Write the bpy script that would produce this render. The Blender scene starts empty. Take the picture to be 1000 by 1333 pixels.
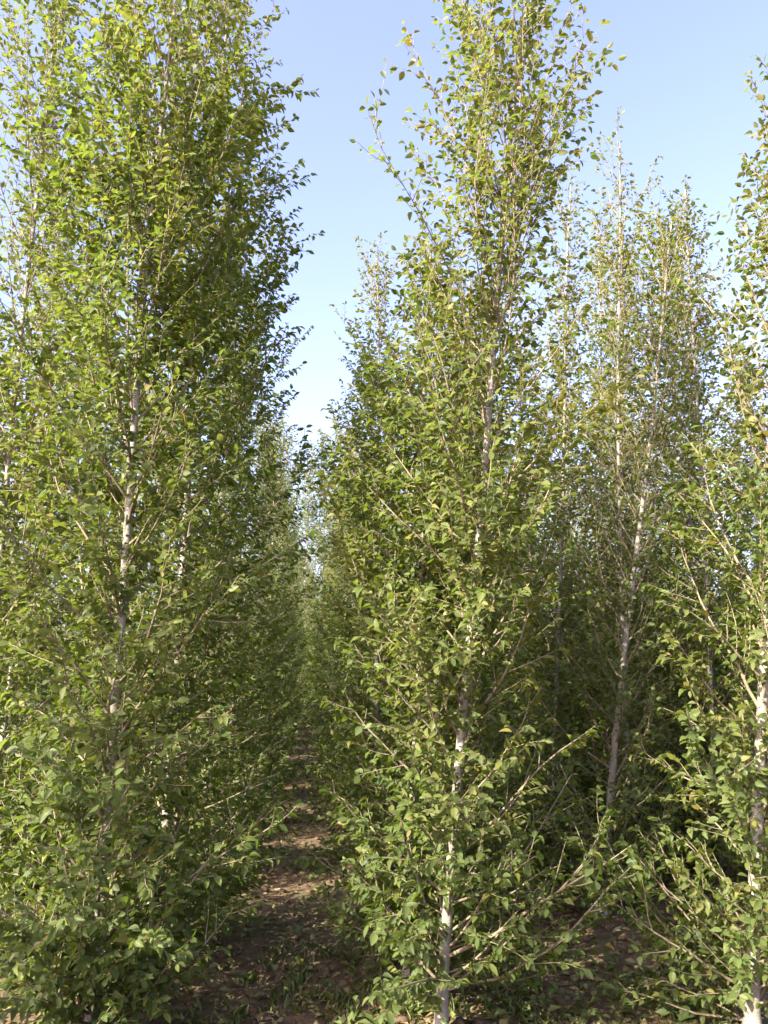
import bpy, math, random
import numpy as np
from mathutils import noise as mnoise, Vector

C = bpy.context.scene.collection
SC = bpy.context.scene
R = math.radians
SUN_AZ = R(-128)      # measured from +Y towards +X: behind the viewer, to the left
SUN_EL = R(33)

# ------------------------------------------------------------------ helpers
class MB:
    """collects tubes and faces (numpy) and links them as ONE mesh object"""
    def __init__(self):
        self.v = []; self.loops = []; self.sizes = []; self.n = 0; self.att = {}
    def add(self, verts, faces, **att):
        """faces: int array (F, k)"""
        verts = np.asarray(verts, float); faces = np.asarray(faces, int)
        self.v.append(verts); self.loops.append((faces + self.n).ravel())
        self.sizes.append(np.full(len(faces), faces.shape[1], int))
        for k, a in att.items(): self.att.setdefault(k, []).append(np.asarray(a, float))
        self.n += len(verts)
    def tube(self, pts, rad, n=5):
        pts = np.asarray(pts, float); rad = np.asarray(rad, float); m = len(pts)
        t = np.gradient(pts, axis=0); t /= np.linalg.norm(t, axis=1)[:, None] + 1e-9
        ref = np.array([0.31, 0.17, 0.93]) if abs(t[0, 2]) < .8 else np.array([0.93, 0.33, 0.1])
        a = np.cross(t, ref); a /= np.linalg.norm(a, axis=1)[:, None] + 1e-9
        b = np.cross(t, a)
        ang = np.arange(n) * 2 * math.pi / n
        ring = a[:, None, :] * np.cos(ang)[None, :, None] + b[:, None, :] * np.sin(ang)[None, :, None]
        v = (pts[:, None, :] + ring * rad[:, None, None]).reshape(-1, 3)
        i = np.arange(m - 1)[:, None] * n; j = np.arange(n)[None, :]; k = (j + 1) % n
        f = np.stack([i + j, i + k, i + n + k, i + n + j], -1).reshape(-1, 4)
        self.add(v, f)
    def build(self, name, mat, parent=None, smooth=True):
        me = bpy.data.meshes.new(name)
        v = np.concatenate(self.v); l = np.concatenate(self.loops); s = np.concatenate(self.sizes)
        me.vertices.add(len(v)); me.vertices.foreach_set('co', v.ravel())
        me.loops.add(len(l)); me.loops.foreach_set('vertex_index', l)
        me.polygons.add(len(s))
        me.polygons.foreach_set('loop_start', np.concatenate([[0], np.cumsum(s)[:-1]]))
        me.polygons.foreach_set('loop_total', s)
        if smooth: me.polygons.foreach_set('use_smooth', np.ones(len(s), bool))
        for k, a in self.att.items():
            at = me.attributes.new(k, 'FLOAT', 'POINT')
            at.data.foreach_set('value', np.concatenate(a))
        me.update(calc_edges=True); me.validate()
        me.materials.append(mat)
        o = bpy.data.objects.new(name, me); C.objects.link(o)
        if parent is not None: o.parent = parent
        return o

def nrm(a):
    return a / (np.linalg.norm(a, axis=-1, keepdims=True) + 1e-9)

# leaf outlines in (along, across, lift); hi = petiole + folded arched blade, lo = folded kite
def leaf_hi():
    rows = [(.15, .015), (.33, .40), (.56, .50), (.80, .30)]
    v = [(0, 0, 0)]
    for u, h in rows:
        c = -.16 * (u - .15) ** 2
        v += [(u, -h, c + .22 * h), (u, 0, c), (u, h, c + .22 * h)]
    v.append((1, 0, -.16 * .72))
    f = []
    for r in range(3):
        a = 1 + 3 * r
        f += [(a, a + 1, a + 4, a + 3), (a + 1, a + 2, a + 5, a + 4)]
    t = [(0, 2, 1), (0, 3, 2), (10, 11, 13), (11, 12, 13)]
    return np.array(v), f, t
def leaf_lo():
    v = [(0, 0, 0), (.45, -.48, .10), (.5, 0, -.02), (.45, .48, .10), (1, 0, -.10)]
    return np.array(v), [(0, 2, 4, 1), (0, 3, 4, 2)], []
LEAF = {'hi': leaf_hi(), 'lo': leaf_lo()}

def add_leaves(mb, P, D, N, L, W, tint, yel, kind):
    tv, q, t = LEAF[kind]
    n = len(P); k = len(tv)
    lift = 1.1 + 1.3 * np.sin(np.arange(n) * 2.399) * np.cos(np.arange(n) * .77)
    D = nrm(D); S = nrm(np.cross(N, D)); N = np.cross(D, S)
    v = (P[:, None, :] + D[:, None, :] * (tv[None, :, 0] * L[:, None])[..., None]
         + S[:, None, :] * (tv[None, :, 1] * W[:, None])[..., None]
         + N[:, None, :] * (tv[None, :, 2] * (L * lift)[:, None])[..., None]).reshape(-1, 3)
    off = (np.arange(n) * k)[:, None, None]
    at = dict(tint=np.repeat(tint, k), yel=np.repeat(yel, k), across=np.tile(np.abs(tv[:, 1]), n))
    base = mb.n
    mb.add(v, (np.array(q)[None] + off).reshape(-1, 4), **at)
    if t:
        mb.loops.append((np.array(t)[None] + off).ravel() + base)
        mb.sizes.append(np.full(n * len(t), 3, int))

# ------------------------------------------------------------------ materials
def mat(name):
    m = bpy.data.materials.new(name); m.use_nodes = True
    nt = m.node_tree; nt.nodes.clear()
    out = nt.nodes.new('ShaderNodeOutputMaterial')
    return m, nt, nt.nodes, nt.links, out
def ramp(nd, stops):
    r = nd.new('ShaderNodeValToRGB'); e = r.color_ramp.elements
    while len(e) < len(stops): e.new(.5)
    for x, (p, c) in zip(e, stops): x.position = p; x.color = (*c, 1)
    return r
def mix(nd, ln, fac, a, b, mode='MIX'):
    m = nd.new('ShaderNodeMix'); m.data_type = 'RGBA'; m.blend_type = mode
    for s, x in ((m.inputs[0], fac), (m.inputs[6], a), (m.inputs[7], b)):
        if hasattr(x, 'is_linked'): ln.new(x, s)
        else: s.default_value = x if not isinstance(x, tuple) else (*x, 1)
    return m.outputs[2]
def maprange(nd, ln, v, a, b, c=0, d=1):
    m = nd.new('ShaderNodeMapRange'); ln.new(v, m.inputs[0])
    for i, x in enumerate((a, b, c, d)): m.inputs[i + 1].default_value = x
    return m.outputs[0]
def noise(nd, ln, scale, detail=4, vec=None, rough=.55):
    n = nd.new('ShaderNodeTexNoise'); n.inputs['Scale'].default_value = scale
    n.inputs['Detail'].default_value = detail; n.inputs['Roughness'].default_value = rough
    if vec is not None: ln.new(vec, n.inputs['Vector'])
    return n.outputs['Fac']

def leaf_material(name, stops, yellow, translucent=.5):
    m, nt, nd, ln, out = mat(name)
    def attr(a):
        x = nd.new('ShaderNodeAttribute'); x.attribute_name = a; return x.outputs['Fac']
    g = ramp(nd, stops); ln.new(attr('tint'), g.inputs[0])
    tc = nd.new('ShaderNodeTexCoord')
    blotch = noise(nd, ln, 45, 3, tc.outputs['Object'])
    c = mix(nd, ln, attr('yel'), g.outputs[0], yellow)
    c = mix(nd, ln, maprange(nd, ln, blotch, .35, .75, 0, .35), c, (.12, .13, .022))
    vein = maprange(nd, ln, attr('across'), 0, .07, .45, 0)
    c = mix(nd, ln, vein, c, (.20, .23, .09))
    geo = nd.new('ShaderNodeNewGeometry')
    under = mix(nd, ln, .3, c, (.17, .22, .10))          # the paler felted underside of the blade
    c2 = mix(nd, ln, geo.outputs['Backfacing'], c, under)
    p = nd.new('ShaderNodeBsdfPrincipled'); ln.new(c2, p.inputs['Base Color'])
    p.inputs['Roughness'].default_value = .45; p.inputs['Specular IOR Level'].default_value = .22
    tr = nd.new('ShaderNodeBsdfTranslucent')
    ln.new(mix(nd, ln, .5, c, (.21, .31, .022)), tr.inputs['Color'])
    mx = nd.new('ShaderNodeMixShader'); mx.inputs[0].default_value = translucent
    ln.new(p.outputs[0], mx.inputs[1]); ln.new(tr.outputs[0], mx.inputs[2])
    ln.new(mx.outputs[0], out.inputs[0])
    return m

GREEN = [(0, (.025, .056, .010)), (.35, (.056, .101, .013)), (.7, (.108, .152, .019)), (1, (.185, .20, .036))]
M_leaf = leaf_material('green_leaf', GREEN, (.29, .22, .05))
M_grass = leaf_material('grass_blade', [(0, (.040, .075, .014)), (.6, (.075, .135, .022)), (1, (.16, .17, .05))], (.30, .24, .10), .3)
M_dead = leaf_material('fallen_leaf', [(0, (.09, .045, .022)), (.5, (.21, .12, .06)), (1, (.40, .28, .16))], (.20, .18, .05), .1)

def bark_material(name, a, b, dark):
    m, nt, nd, ln, out = mat(name)
    tc = nd.new('ShaderNodeTexCoord')
    mp = nd.new('ShaderNodeMapping'); ln.new(tc.outputs['Object'], mp.inputs[0]); mp.inputs['Scale'].default_value = (1, 1, .35)
    n1 = noise(nd, ln, 14, 6, mp.outputs[0]); r = ramp(nd, [(.3, a), (.7, b)]); ln.new(n1, r.inputs[0])
    mp2 = nd.new('ShaderNodeMapping'); ln.new(tc.outputs['Object'], mp2.inputs[0]); mp2.inputs['Scale'].default_value = (1, 1, 5)
    n2 = noise(nd, ln, 22, 3, mp2.outputs[0])
    c = mix(nd, ln, maprange(nd, ln, n2, .62, .72, 0, .75), r.outputs[0], dark)
    p = nd.new('ShaderNodeBsdfPrincipled'); ln.new(c, p.inputs['Base Color']); p.inputs['Roughness'].default_value = .8
    bp = nd.new('ShaderNodeBump'); bp.inputs['Strength'].default_value = .5; bp.inputs['Distance'].default_value = .01
    ln.new(n2, bp.inputs['Height']); ln.new(bp.outputs[0], p.inputs['Normal'])
    ln.new(p.outputs[0], out.inputs[0])
    return m
M_bark = bark_material('pale_bark', (.15, .135, .105), (.31, .285, .23), (.06, .05, .04))
M_twig = bark_material('twig_bark', (.13, .10, .06), (.27, .22, .145), (.08, .06, .04))

def ground_material():
    m, nt, nd, ln, out = mat('tilled_soil')
    tc = nd.new('ShaderNodeTexCoord'); P = tc.outputs['Object']
    n1 = noise(nd, ln, 1.3, 8, P); n2 = noise(nd, ln, 14, 8, P, .7); n3 = noise(nd, ln, 70, 5, P, .7)
    r = ramp(nd, [(.3, (.075, .048, .024)), (.5, (.165, .108, .054)), (.72, (.29, .20, .11))]); ln.new(n2, r.inputs[0])
    c = mix(nd, ln, maprange(nd, ln, n3, .55, .75, 0, .7), r.outputs[0], (.22, .15, .09))
    c = mix(nd, ln, maprange(nd, ln, n1, .5, .64, 0, .55), c, (.045, .075, .014))      # algae and seedling green
    p = nd.new('ShaderNodeBsdfPrincipled'); ln.new(c, p.inputs['Base Color']); p.inputs['Roughness'].default_value = .95
    bp = nd.new('ShaderNodeBump'); bp.inputs['Strength'].default_value = .9; bp.inputs['Distance'].default_value = .03
    add = nd.new('ShaderNodeMath'); ln.new(n2, add.inputs[0]); ln.new(n3, add.inputs[1])
    ln.new(add.outputs[0], bp.inputs['Height']); ln.new(bp.outputs[0], p.inputs['Normal'])
    ln.new(p.outputs[0], out.inputs[0])
    return m
M_soil = ground_material()

def clod_material():
    m, nt, nd, ln, out = mat('soil_clod')
    oi = nd.new('ShaderNodeTexCoord')
    r = ramp(nd, [(.35, (.06, .035, .02)), (.6, (.13, .08, .045)), (.8, (.24, .17, .11))]); ln.new(noise(nd, ln, 9, 5, oi.outputs['Object'], .7), r.inputs[0])
    p = nd.new('ShaderNodeBsdfPrincipled'); ln.new(r.outputs[0], p.inputs['Base Color']); p.inputs['Roughness'].default_value = .95
    ln.new(p.outputs[0], out.inputs[0]); return m
M_clod = clod_material()

# ------------------------------------------------------------------ the ground
ROWS = (-4.0, -2.5, -.95, .5, 1.85, 3.3, 4.8, 6.3)
def gz(x, y):
    if y > 60 or abs(x) > 40: return 0.0
    d = min(abs(x - r) for r in ROWS)
    berm = .05 * math.exp(-(d / .28) ** 2) if y < 34 else 0
    return berm + .035 * mnoise.noise(Vector((x * 1.1, y * 1.1, 0))) + .016 * mnoise.noise(Vector((x * 5, y * 5, 3)))
xs = np.concatenate([[-400, -150, -60, -30, -16], np.arange(-9, 9.01, .07), [16, 30, 60, 150, 400]])
ys = np.concatenate([[-300, -60, -20, -6], np.arange(-1, 10, .07), np.arange(10, 36, .35), [40, 60, 120, 300, 900]])
g = MB()
gv = np.array([(x, y, gz(x, y)) for y in ys for x in xs])
nx, ny = len(xs), len(ys)
i = np.arange(ny - 1)[:, None] * nx; j = np.arange(nx - 1)[None, :]
g.add(gv, np.stack([i + j, i + j + 1, i + nx + j + 1, i + nx + j], -1).reshape(-1, 4))
go = g.build('ground', M_soil); go['kind'] = 'structure'

# ------------------------------------------------------------------ trees
UP = np.array([0, 0, 1.0])
def grow(rng, start, d0, length, steps, lift, wob, end_dir=None):
    """a curved shoot: starts along d0, turns upward by lift"""
    pts = [np.array(start, float)]; d = np.array(d0, float)
    for s in range(steps):
        d = nrm(d + UP * lift / steps + rng.normal(0, wob, 3))
        pts.append(pts[-1] + d * length / steps)
    return np.array(pts)
def at(pts, s):
    q = s * (len(pts) - 1); a = min(int(q), len(pts) - 2); f = q - a
    return pts[a] * (1 - f) + pts[a + 1] * f, nrm(pts[a + 1] - pts[a])
def leaves_on(rng, store, pts, s0, spacing, llen, yel, out):
    L = np.linalg.norm(np.diff(pts, axis=0), axis=1).sum()
    n = max(2, int(L * (1 - s0) / spacing))
    for q in range(n + 2):
        s = min(1, s0 + (1 - s0) * (q + rng.uniform(-.3, .3)) / n) if q < n else 1
        p, t = at(pts, max(0, s))
        side = nrm(np.cross(t, UP) + 1e-6) * (1 if q % 2 else -1)
        k = rng.normal(0, 1, 3)
        d = t * rng.uniform(.25, .9) + side * rng.uniform(.3, 1) + out * .35 + UP * rng.uniform(-.95, .2) + k * .32
        nn = UP * .8 + out * .55 + rng.normal(0, 1, 3) * .5
        store.append((p, d, nn, llen * rng.uniform(.5, 1.08), yel))

def make_tree(name, seed, H, lean, r0, reach, detail='hi', base=(0, 0), nbr=46, leaf=.060, clear=.3,
              density=1.0, shoots=(), split=True, yel=.1, top_open=.78, angle=(66, 22)):
    """one columnar tree: Empty > trunk, branch (each its own mesh when split), crown"""
    rng = np.random.default_rng(seed)
    root = bpy.data.objects.new(name, None); C.objects.link(root)
    root.location = (base[0], base[1], gz(*base) - .02)
    hz = np.concatenate([[0, .008, .02, .04], np.linspace(.08, 1, 13)])
    ph = rng.uniform(0, 6, 4)
    trunk = np.stack([lean[0] * hz ** 1.15 + .03 * np.sin(hz * 7 + ph[0]) * hz, lean[1] * hz ** 1.15 + .03 * np.sin(hz * 6 + ph[1]) * hz, hz * H], 1)
    r0 = r0 * .56; nbr = int(nbr * 1.9)
    tr = r0 * (1 - .86 * hz) + .003; tr[:4] *= (1.75, 1.4, 1.15, 1.04)
    tb = MB(); tb.tube(trunk, tr, 12 if detail == 'hi' else 7)
    store = []; branches = []
    seg = 4 if detail == 'hi' else 3
    sp = .0155 / density
    def shoot(h, az, a, length, lift, twig=1.0, yl=None, big=1.0):
        flat = min(1, .22 + 1.3 * h / H); leaf_ = leaf * big; sq = sp * big * (1 if h < top_open * H else 2.3)
        p0, _ = at(trunk, min(h / H, .985))
        out = np.array([math.cos(az), math.sin(az), 0])
        d0 = out * math.sin(a) + UP * math.cos(a)
        pts = grow(rng, p0, d0, length, 8, lift, .12 - .05 * min(1, 1.3 * h / H))
        rb = max(.003, min(.5 * r0 * (1 - .75 * h / H), .0075 * length + .002))
        mb = MB() if split else tb
        mb.tube(pts, rb * np.linspace(1, .22, 9), 6 if detail == 'hi' else 3)
        y = rng.uniform(0, 1) ** 3 * .6 * (yel / .1) ** .5 * (.12 + 1.5 * (h / H) ** 1.4) + yel * (.1 + 2.9 * (h / H) ** 1.5) * rng.uniform(0, 1) if yl is None else yl
        leaves_on(rng, store, pts, .15, sq * 1.1, leaf_, y, out)
        s = .1
        while s < .97:
            p, t = at(pts, s)
            tl = length * rng.uniform(.22, .5) * (1.05 - .6 * s) * twig
            tl = max(.10, min(tl, .45))
            k = nrm(np.cross(t, rng.normal(0, 1, 3)))
            k[2] *= flat; td = nrm(t * .75 + nrm(k) * .75 + out * .15)
            tp = grow(rng, p, td, tl, 4, .35 * flat, .12)
            mb.tube(tp, np.linspace(max(.0022, rb * .38), .0012, 5), seg)
            leaves_on(rng, store, tp, .08, sq, leaf_, y, nrm(out + k * .5))
            s += rng.uniform(.045, .10) / max(.35, length) * (1.0 / twig)
        if split: branches.append((length, mb))
    az = rng.uniform(0, 6.28)
    for k in range(nbr):
        h = clear + (H * .965 - clear) * max(0, (k + rng.uniform(-.3, .3)) / nbr) ** 1.12
        h = max(clear * .8, h); t = h / H
        az += 2.4 + rng.uniform(-.5, .5)
        a = R(angle[0] + (angle[1] - angle[0]) * min(1, t * 1.15) + rng.uniform(-9, 9))
        rr = reach(t) * rng.uniform(.7, 1.15)
        length = min(rr / max(.38, math.sin(a - .12)), (H * 1.03 - h) / max(.2, math.cos(a)) + .12)
        length = max(.22, length)
        shoot(h, az, a, length, rng.uniform(.15, .6) * min(1, .3 + 2 * t), .8 if t > top_open else 1.0)
    for sdef in shoots: shoot(*sdef)
    for k in range(int(H * 9)):        # short leafy spurs along the stem
        shoot(rng.uniform(max(clear, .9), H * .85), rng.uniform(0, 6.28), R(rng.uniform(35, 80)), rng.uniform(.12, .3), .3, .5)
    # the leader
    leaves_on(rng, store, trunk, .9, .03, leaf, yel, np.array([1.0, 0, 0]))
    to = tb.build('trunk', M_bark, root)
    branches.sort(key=lambda b: -b[0])
    for _, b in branches[:95]: b.build('branch', M_twig, root)
    if len(branches) > 95:
        tw = MB()
        for _, b in branches[95:]:
            off = tw.n
            tw.v += b.v; tw.loops += [l + off for l in b.loops]; tw.sizes += b.sizes; tw.n += b.n
        tw.build('twigs', M_twig, root)['kind'] = 'stuff'
    P, D, N, L, Y = (np.array([s[q] for s in store]) for q in range(5))
    n = len(P)
    tint = np.clip(rng.normal(.45, .24, n), 0, 1)
    Yv = np.clip(Y * rng.uniform(.3, 1.3, n) + (rng.uniform(0, 1, n) > .972) * .8, 0, 1)
    cm = MB(); add_leaves(cm, P, D, N, L, L * rng.uniform(.36, .58, n), tint, Yv, detail)
    cm.build('crown', M_leaf, root)
    root['category'] = 'tree'; root['group'] = 'columnar trees growing in nursery rows'
    return root
def label(o, text): o['label'] = text; return o
def copy_tree(o, x, y, rz, s):
    c = o.copy(); C.objects.link(c)
    for ch in o.children:
        d = ch.copy(); C.objects.link(d); d.parent = c
    c.location = (x, y, gz(x, y) - .02); c.rotation_euler = (0, 0, rz); c.scale = (s, s, s * 1.0)
    return c

def col(b, m, t):   # reach below, in the middle, near the top
    return lambda q: np.interp(q, [0, .12, .45, .8, 1], [b * .8, b, m, t, t * .55])

# the trees close to the camera, each grown on its own
# shoots: height, azimuth, angle from vertical, length, lift, twiginess, yellowing, leaf scale
label(make_tree('nursery_tree', 11, 5.75, (.05, .1), .042, col(.6, .66, .5), base=(-.95, 3.72), nbr=60, clear=.42, yel=.16,
    shoots=((.85, R(-25), R(56), .85, .7, .8, .05, 1.1), (.5, R(-48), R(66), .65, .5, .8, .02, 1.05), (1.0, R(10), R(62), .95, .9, .7, .05, 1.05), (.5, R(200), R(70), .6, .3, 1, .05, 1.05),
            (.8, R(-80), R(50), .9, .5, .8, .05, 1.08), (.5, R(-100), R(62), .8, .5, .8, .03, 1.08), (.35, R(-60), R(72), .7, .4, .7, .03, 1.05), (1.5, R(-70), R(55), .8, .6, .8, .2, 1.05), (1.9, R(-40), R(58), .7, .6, .8, .2, 1.05), (1.2, R(-95), R(50), .7, .5, 1, .1), (1.6, R(-100), R(45), .7, .5, 1, .1), (2.0, R(-85), R(45), .7, .5, 1, .2), (2.4, R(-110), R(42), .7, .5, 1, .2), (2.7, R(-70), R(40), .7, .5, 1, .2), (.9, R(-120), R(55), .7, .5, 1, .1))),
    'broad tree at the left front whose low pale leafy branches reach over the dark path')
label(make_tree('nursery_tree', 12, 6.5, (.12, .1), .045, col(.72, .66, .42), base=(-.88, 4.75), nbr=62, clear=.3, yel=.16, leaf=.060),
    'tallest tree, dark green, behind the left front tree, its top out of view')
label(make_tree('nursery_tree', 13, 5.3, (.6, .1), .040, col(.46, .54, .50), base=(.535, 3.66), nbr=58, clear=.95, yel=.21, top_open=.55,
    shoots=((4.0, R(-10), R(20), 1.25, .3, .7, .3), (4.2, R(170), R(18), 1.1, .3, .7, .3), (3.8, R(40), R(20), 1.3, .35, .6, .3), (3.9, R(200), R(20), 1.0, .35, .6, .3), (3.6, R(-40), R(18), 1.4, .3, .6, .4), (3.7, R(120), R(18), 1.3, .3, .6, .4), (1.55, R(8), R(62), .95, .5, .75, .15, 1.15), (1.15, R(-15), R(66), 1.0, .4, .7, .05), (1.0, R(20), R(74), 1.1, .35, .8, .02), (.95, R(-30), R(64), .7, .5, .7, .02, 1.05),
            (.75, R(210), R(58), .6, .5, .9, .1), (.9, R(-5), R(70), 1.0, .4, .9, .05), (1.3, R(5), R(66), 1.1, .4, .9, .1), (1.4, R(-50), R(55), .6, .5, .8, .05, 1.1), (2.2, R(-60), R(50), .6, .6, .8, .2, 1.05))),
    'tall pale-stemmed tree in the middle front standing free against the blue sky')
label(make_tree('nursery_tree', 14, 4.0, (.2, .1), .034, col(.46, .5, .26), base=(.43, 4.05), nbr=44, clear=.7, yel=.12, top_open=.7),
    'thinner tree whose greyish stem stands close behind the stem of the middle front tree')
label(make_tree('nursery_tree', 15, 4.75, (.82, .1), .050, col(.55, .44, .30), base=(1.87, 3.56), nbr=50, clear=.65, yel=.2, density=1.05, top_open=.55,
    shoots=((.5, R(160), R(58), .9, .4, .6, .02), (.42, R(175), R(80), .6, .1, .8, .02), (.8, R(150), R(50), .75, .4, .9, .03), (.35, R(150), R(65), .5, .3, .8, .05))),
    'tree with a thick cream coloured leaning stem cut by the right edge')
label(make_tree('nursery_tree', 16, 4.95, (.9, .1), .040, col(.5, .46, .34), base=(1.79, 5.15), nbr=46, clear=.6, leaf=.058, yel=.1, top_open=.5, density=.62),
    'thin crowned tree whose short bare stem rises from reddish earth near the right edge')
label(make_tree('nursery_tree', 17, 4.5, (.2, 0), .034, col(.7, .6, .36), base=(.9, 5.35), nbr=50, clear=.4, leaf=.058, yel=.08),
    'shorter dark green tree hidden behind the middle front tree')
label(make_tree('nursery_tree', 18, 5.5, (-.02, .1), .036, col(.62, .46, .34), base=(.5, 6.9), nbr=50, clear=.25, leaf=.058, yel=.3),
    'olive tree right of the path, its pointed top left of the middle front tree')
label(make_tree('nursery_tree', 19, 5.3, (.1, 0), .036, col(.62, .5, .4), base=(-.9, 6.5), nbr=50, clear=.25, leaf=.058, yel=.15),
    'bushy tree on the left of the path behind the tallest dark green tree')

label(make_tree('nursery_tree', 20, 5.5, (.25, 0), .034, col(.8, .5, .34), base=(2.35, 6.1), nbr=50, clear=.45, leaf=.058, yel=.2, top_open=.5),
    'pointed tree with pale twiggy top between the middle front tree and thin crowned tree')

label(make_tree('nursery_tree', 21, 6.0, (.45, 0), .034, col(.6, .46, .3), base=(1.85, 6.4), nbr=46, clear=.3, leaf=.056, yel=.3, top_open=.4),
    'narrow tree with sparse grey-brown top just right of the middle front tree')
label(make_tree('nursery_tree', 22, 6.3, (.25, 0), .036, col(.6, .5, .3), base=(2.62, 7.3), nbr=46, clear=.3, leaf=.056, yel=.2, top_open=.42),
    'tall thin tree with feathery top standing behind the pointed twiggy tree')
label(make_tree('nursery_tree', 23, 5.6, (.2, 0), .036, col(.6, .46, .32), base=(2.85, 5.7), nbr=46, clear=.3, leaf=.056, yel=.2, top_open=.45),
    'olive green tree with feathery top left of the right edge tree crown')

label(make_tree('nursery_tree', 24, 6.7, (-.05, 0), .036, col(.6, .6, .5), base=(-1.95, 4.9), nbr=50, clear=.4, leaf=.062, yel=.2, top_open=.6),
    'yellowish green tree at the far left edge, filling the corner beside the left front tree')

label(make_tree('nursery_tree', 25, 5.9, (.25, 0), .032, col(.55, .42, .28), base=(2.15, 5.6), nbr=40, clear=.5, leaf=.052, yel=.3, top_open=.3, density=.75),
    'slender tree whose sparse brownish top crowds against the thin crowned tree')
label(make_tree('nursery_tree', 26, 6.6, (.2, 0), .034, col(.55, .42, .3), base=(3.75, 7.6), nbr=44, clear=.4, leaf=.056, yel=.22, top_open=.42),
    'feathery topped tree far behind the crown of the right edge tree')

# kinds that repeat farther back
kinds = []
for q in range(5):
    t = make_tree('nursery_tree', 40 + q, (5.2, 5.0, 5.5, 4.8, 5.3)[q], ((.2, .1), (-.1, .1), (.1, -.1), (.25, .0), (0, .1))[q], .035,
                  col(.62, .52, .38), detail='lo', nbr=48, leaf=.072, clear=.25 + .08 * (q % 3), density=.95, split=False,
                  yel=(.1, .25, .12, .3, .15)[q], top_open=.5)
    kinds.append(t)
used = set()
rnd = random.Random(5)
def place(x, y, text, k=None, s=None):
    k = rnd.randrange(5) if k is None else k
    s = s or rnd.uniform(.93, 1.07); rz = rnd.uniform(0, 6.28)
    if k in used: o = copy_tree(kinds[k], x, y, rz, s)
    else:
        o = kinds[k]; used.add(k); o.location = (x, y, gz(x, y) - .02); o.rotation_euler = (0, 0, rz); o.scale = (s, s, s)
    return label(o, text)
ORD = ['second', 'third', 'fourth', 'fifth', 'sixth', 'seventh', 'eighth', 'ninth']
rows = [('row bordering the left of the path', -.9, [8.2, 9.9, 11.6]),
        ('row bordering the right of the path', .49, [8.5, 10.2, 11.9]),
        ('row in line with the right edge tree', 1.9, [6.95, 8.7, 10.4, 12.1]),
        ('second row beyond the right edge', 3.35, [4.6, 6.2, 7.9, 9.6, 11.3]),
        ('third row beyond the right edge', 4.8, [6.6, 8.3, 10.0, 11.7]),
        ('second row left of the path', -2.5, [6.4, 8.0, 9.7]),
        ('third row left of the path', -4.0, [7.2, 8.9, 10.6]),
        ('fourth row left of the path', -5.5, [9.5, 11.2, 12.9])]
for rn, x, yy in rows:
    for q, y in enumerate(yy):
        place(x + rnd.uniform(-.08, .08), y + rnd.uniform(-.12, .12), 'slender green tree, %s one back in the %s' % (ORD[q + (1 if abs(x) < 2 else 0)], rn))
for x, y0, y1 in ((-.9, 13.3, 31), (.49, 13.6, 31), (1.9, 13.8, 31), (3.35, 13, 31), (4.8, 13.4, 31), (6.3, 11, 31), (-2.5, 11.4, 20)):
    y = y0
    while y < y1:
        place(x + rnd.uniform(-.08, .08), y, 'small distant green tree merging with others far down the rows', s=rnd.uniform(.9, 1.05))
        y += 1.75

for x, y, k in ((-.9, 37, 2.3), (.35, 39, 2.5), (1.7, 36, 2.2)):
    place(x, y, 'tall thin distant tree closing the far end of the path', s=k)
for x, y in ((-2.5, -2.6), (-4.0, -.5), (-2.5, -.7), (.5, -4.0), (-4.0, 1.08)):  # unseen trees carrying on the rows, added to shade the lower crowns
    place(x, y, 'unseen green tree added out of view to shade the lower foliage')
# ------------------------------------------------------------------ ground cover
rng = np.random.default_rng(3)
def patch(x, y): return mnoise.noise(Vector((x * 1.4 + 7, y * .8, 0)))
# grass and weeds
gb = MB(); P = []; D = []; N = []; L = []; W = []; Tn = []; Ye = []
cnt = 0
while cnt < 900:
    y = 3 + 15 * rng.uniform() ** 1.7; x = rng.uniform(-.42, .62) * y * .8 - .0
    if patch(x, y) < .12 + rng.uniform(-.1, .2): continue
    cnt += 1; z = gz(x, y)
    for b in range(rng.integers(7, 16)):
        a = rng.uniform(0, 6.28); o = np.array([math.cos(a), math.sin(a), 0])
        P.append((x + rng.normal(0, .025), y + rng.normal(0, .025), z - .005)); D.append(o * rng.uniform(.2, 1.1) + UP)
        N.append(o * -1 + UP * .3); L.append(rng.uniform(.03, .10)); W.append(rng.uniform(.006, .014)); Tn.append(rng.uniform()); Ye.append(rng.uniform() ** 3 * .8)
add_leaves(gb, np.array(P), np.array(D), np.array(N), np.array(L), np.array(W), np.array(Tn), np.array(Ye), 'lo')
o = gb.build('grass', M_grass); o['kind'] = 'stuff'; o['label'] = 'thin patches of short green grass on the brown path'; o['category'] = 'grass'
# broad-leaved weeds
gb = MB(); P = []; D = []; N = []; L = []; W = []; Tn = []; Ye = []
cnt = 0
while cnt < 520:
    y = 3 + 12 * rng.uniform() ** 1.6; x = rng.uniform(-.42, .62) * y * .8
    if patch(x + 3, y + 9) < .05 + rng.uniform(-.1, .15): continue
    cnt += 1; z = gz(x, y); h = rng.uniform(.03, .16)
    for b in range(rng.integers(6, 14)):
        a = rng.uniform(0, 6.28); o = np.array([math.cos(a), math.sin(a), 0])
        P.append(np.array((x, y, z)) + o * rng.uniform(0, .05) + UP * h * rng.uniform(.1, 1)); D.append(o + UP * rng.uniform(-.1, .7))
        N.append(UP + rng.normal(0, .3, 3)); l = rng.uniform(.03, .075); L.append(l); W.append(l * .5); Tn.append(rng.uniform(0, .8)); Ye.append(rng.uniform() ** 4 * .5)
add_leaves(gb, np.array(P), np.array(D), np.array(N), np.array(L), np.array(W), np.array(Tn), np.array(Ye), 'lo')
o = gb.build('weeds', M_grass); o['kind'] = 'stuff'; o['label'] = 'low broad-leaved weeds growing along the path and under the rows'; o['category'] = 'weeds'
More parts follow.
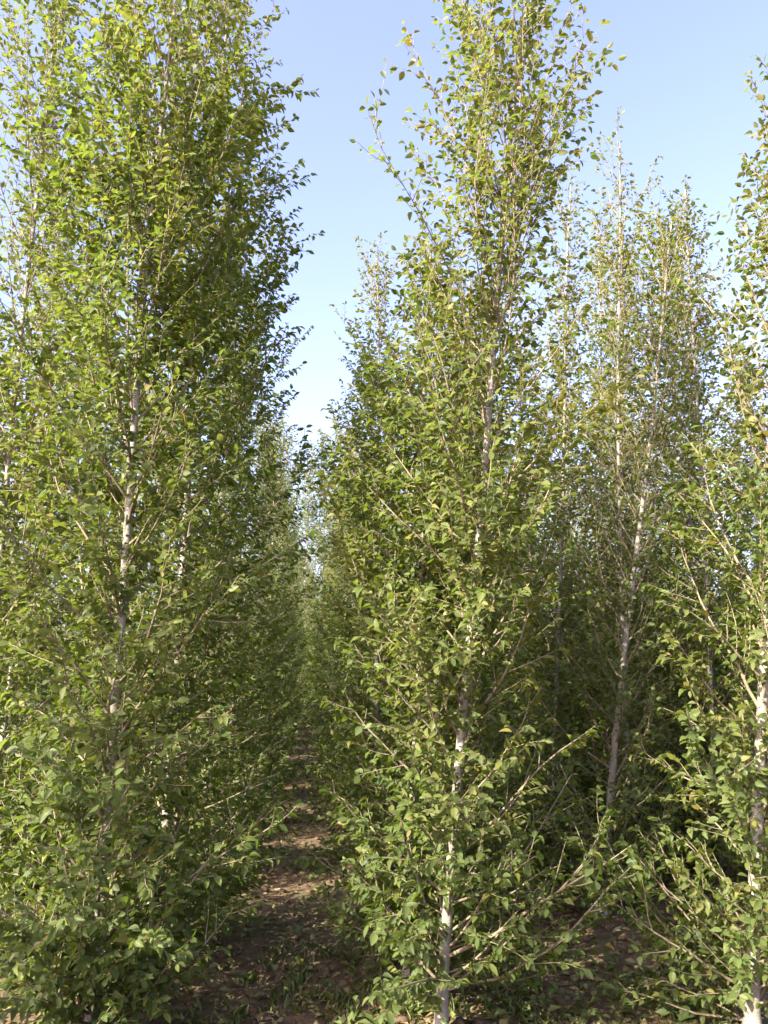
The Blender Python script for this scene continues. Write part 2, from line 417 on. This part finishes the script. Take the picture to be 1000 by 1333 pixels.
# fallen leaves
gb = MB(); n = 16000
y = 3 + 16 * rng.uniform(size=n) ** 1.8; x = rng.uniform(-.42, .62, n) * y * .85
P = np.array([(a, b, gz(a, b) + .006 + rng.uniform(0, .012)) for a, b in zip(x, y)])
a = rng.uniform(0, 6.28, n)
D = np.stack([np.cos(a), np.sin(a), rng.normal(0, .25, n)], 1); N = UP[None] + rng.normal(0, .35, (n, 3))
L = rng.uniform(.025, .075, n)
add_leaves(gb, P, D, N, L, L * rng.uniform(.35, .6, n), rng.uniform(size=n), rng.uniform(size=n) ** 3, 'lo')
o = gb.build('leaf_litter', M_dead); o['kind'] = 'stuff'; o['label'] = 'brown fallen leaves scattered over the soil'; o['category'] = 'leaf litter'
# clods and stones
gb = MB()
t = (1 + 5 ** .5) / 2
ico = nrm(np.array([(-1, t, 0), (1, t, 0), (-1, -t, 0), (1, -t, 0), (0, -1, t), (0, 1, t), (0, -1, -t), (0, 1, -t), (t, 0, -1), (t, 0, 1), (-t, 0, -1), (-t, 0, 1)], float))
icf = np.array([(0, 11, 5), (0, 5, 1), (0, 1, 7), (0, 7, 10), (0, 10, 11), (1, 5, 9), (5, 11, 4), (11, 10, 2), (10, 7, 6), (7, 1, 8), (3, 9, 4), (3, 4, 2), (3, 2, 6), (3, 6, 8), (3, 8, 9), (4, 9, 5), (2, 4, 11), (6, 2, 10), (8, 6, 7), (9, 8, 1)])
for q in range(2600):
    y = 3 + 11 * rng.uniform() ** 1.8; x = rng.uniform(-.42, .62) * y * .85
    s = .006 + .028 * rng.uniform() ** 3.5
    gb.add(ico * (1 + rng.normal(0, .22, (12, 1))) * s * np.array([1.2, 1, .7]) + np.array((x, y, gz(x, y) + s * .2)), icf)
o = gb.build('soil_clods', M_clod, smooth=False); o['kind'] = 'stuff'; o['label'] = 'small clods and stones on the bare soil'; o['category'] = 'soil clods'

# ------------------------------------------------------------------ far wood closing the view
gb = MB(); n = 60000
x = rng.normal(4, 14, n); hh = np.array([2.6 + 1.3 * mnoise.noise(Vector((q * .35, 0, 5))) + .8 * mnoise.noise(Vector((q * 1.3, 2, 5))) for q in x])
P = np.stack([x, 33 + rng.uniform(0, 7, n), hh * rng.uniform(0, 1, n) ** .7], 1)
D = rng.normal(0, 1, (n, 3)); N = rng.normal(0, 1, (n, 3)) + UP
L = rng.uniform(.15, .4, n)
add_leaves(gb, P, D, N, L, L * .6, np.clip(rng.normal(.4, .2, n), 0, 1), rng.uniform(size=n) ** 4 * .5, 'lo')
o = gb.build('far_wood', M_leaf); o['kind'] = 'stuff'; o['label'] = 'distant green wood closing the end of the path'; o['category'] = 'wood'

# ------------------------------------------------------------------ light, sky, camera
w = bpy.data.worlds.new('World'); SC.world = w; w.use_nodes = True
nt = w.node_tree; bg = nt.nodes['Background']
sky = nt.nodes.new('ShaderNodeTexSky'); sky.sky_type = 'NISHITA'; sky.sun_disc = False
sky.sun_elevation = SUN_EL; sky.sun_rotation = SUN_AZ; sky.air_density = 1.0; sky.dust_density = 4.0; sky.ozone_density = 2.0
hs = nt.nodes.new('ShaderNodeHueSaturation'); hs.inputs['Saturation'].default_value = .92; hs.inputs['Value'].default_value = .66
tint = nt.nodes.new('ShaderNodeMix'); tint.data_type = 'RGBA'; tint.blend_type = 'MULTIPLY'; tint.inputs[0].default_value = 1
tint.inputs[7].default_value = (1.02, .90, 1.07, 1)
nt.links.new(sky.outputs[0], hs.inputs['Color']); nt.links.new(hs.outputs[0], tint.inputs[6]); nt.links.new(tint.outputs[2], bg.inputs[0]); bg.inputs[1].default_value = .15
sd = bpy.data.lights.new('sun', 'SUN'); sd.energy = 2.9; sd.angle = R(.5); sd.color = (1, .93, .80)
so = bpy.data.objects.new('sun', sd); C.objects.link(so)
dirv = Vector((math.sin(SUN_AZ) * math.cos(SUN_EL), math.cos(SUN_AZ) * math.cos(SUN_EL), math.sin(SUN_EL)))
so.rotation_euler = dirv.to_track_quat('Z', 'Y').to_euler(); so.location = dirv * 20
cd = bpy.data.cameras.new('camera'); co = bpy.data.objects.new('camera', cd); C.objects.link(co)
co.location = (0, 0, 1.6); co.rotation_euler = (R(90 + 11.2), 0, R(-4.55))
cd.sensor_fit = 'VERTICAL'; cd.angle_y = 2 * math.atan(666.5 / 1007); cd.clip_end = 3000; cd.clip_start = .05
SC.camera = co
SC.view_settings.view_transform = 'Standard'; SC.view_settings.look = 'None'
SC.view_settings.exposure = 2.62; SC.view_settings.gamma = 1
SC.cycles.max_bounces = 6; SC.cycles.diffuse_bounces = 4; SC.cycles.transmission_bounces = 4; SC.cycles.glossy_bounces = 2
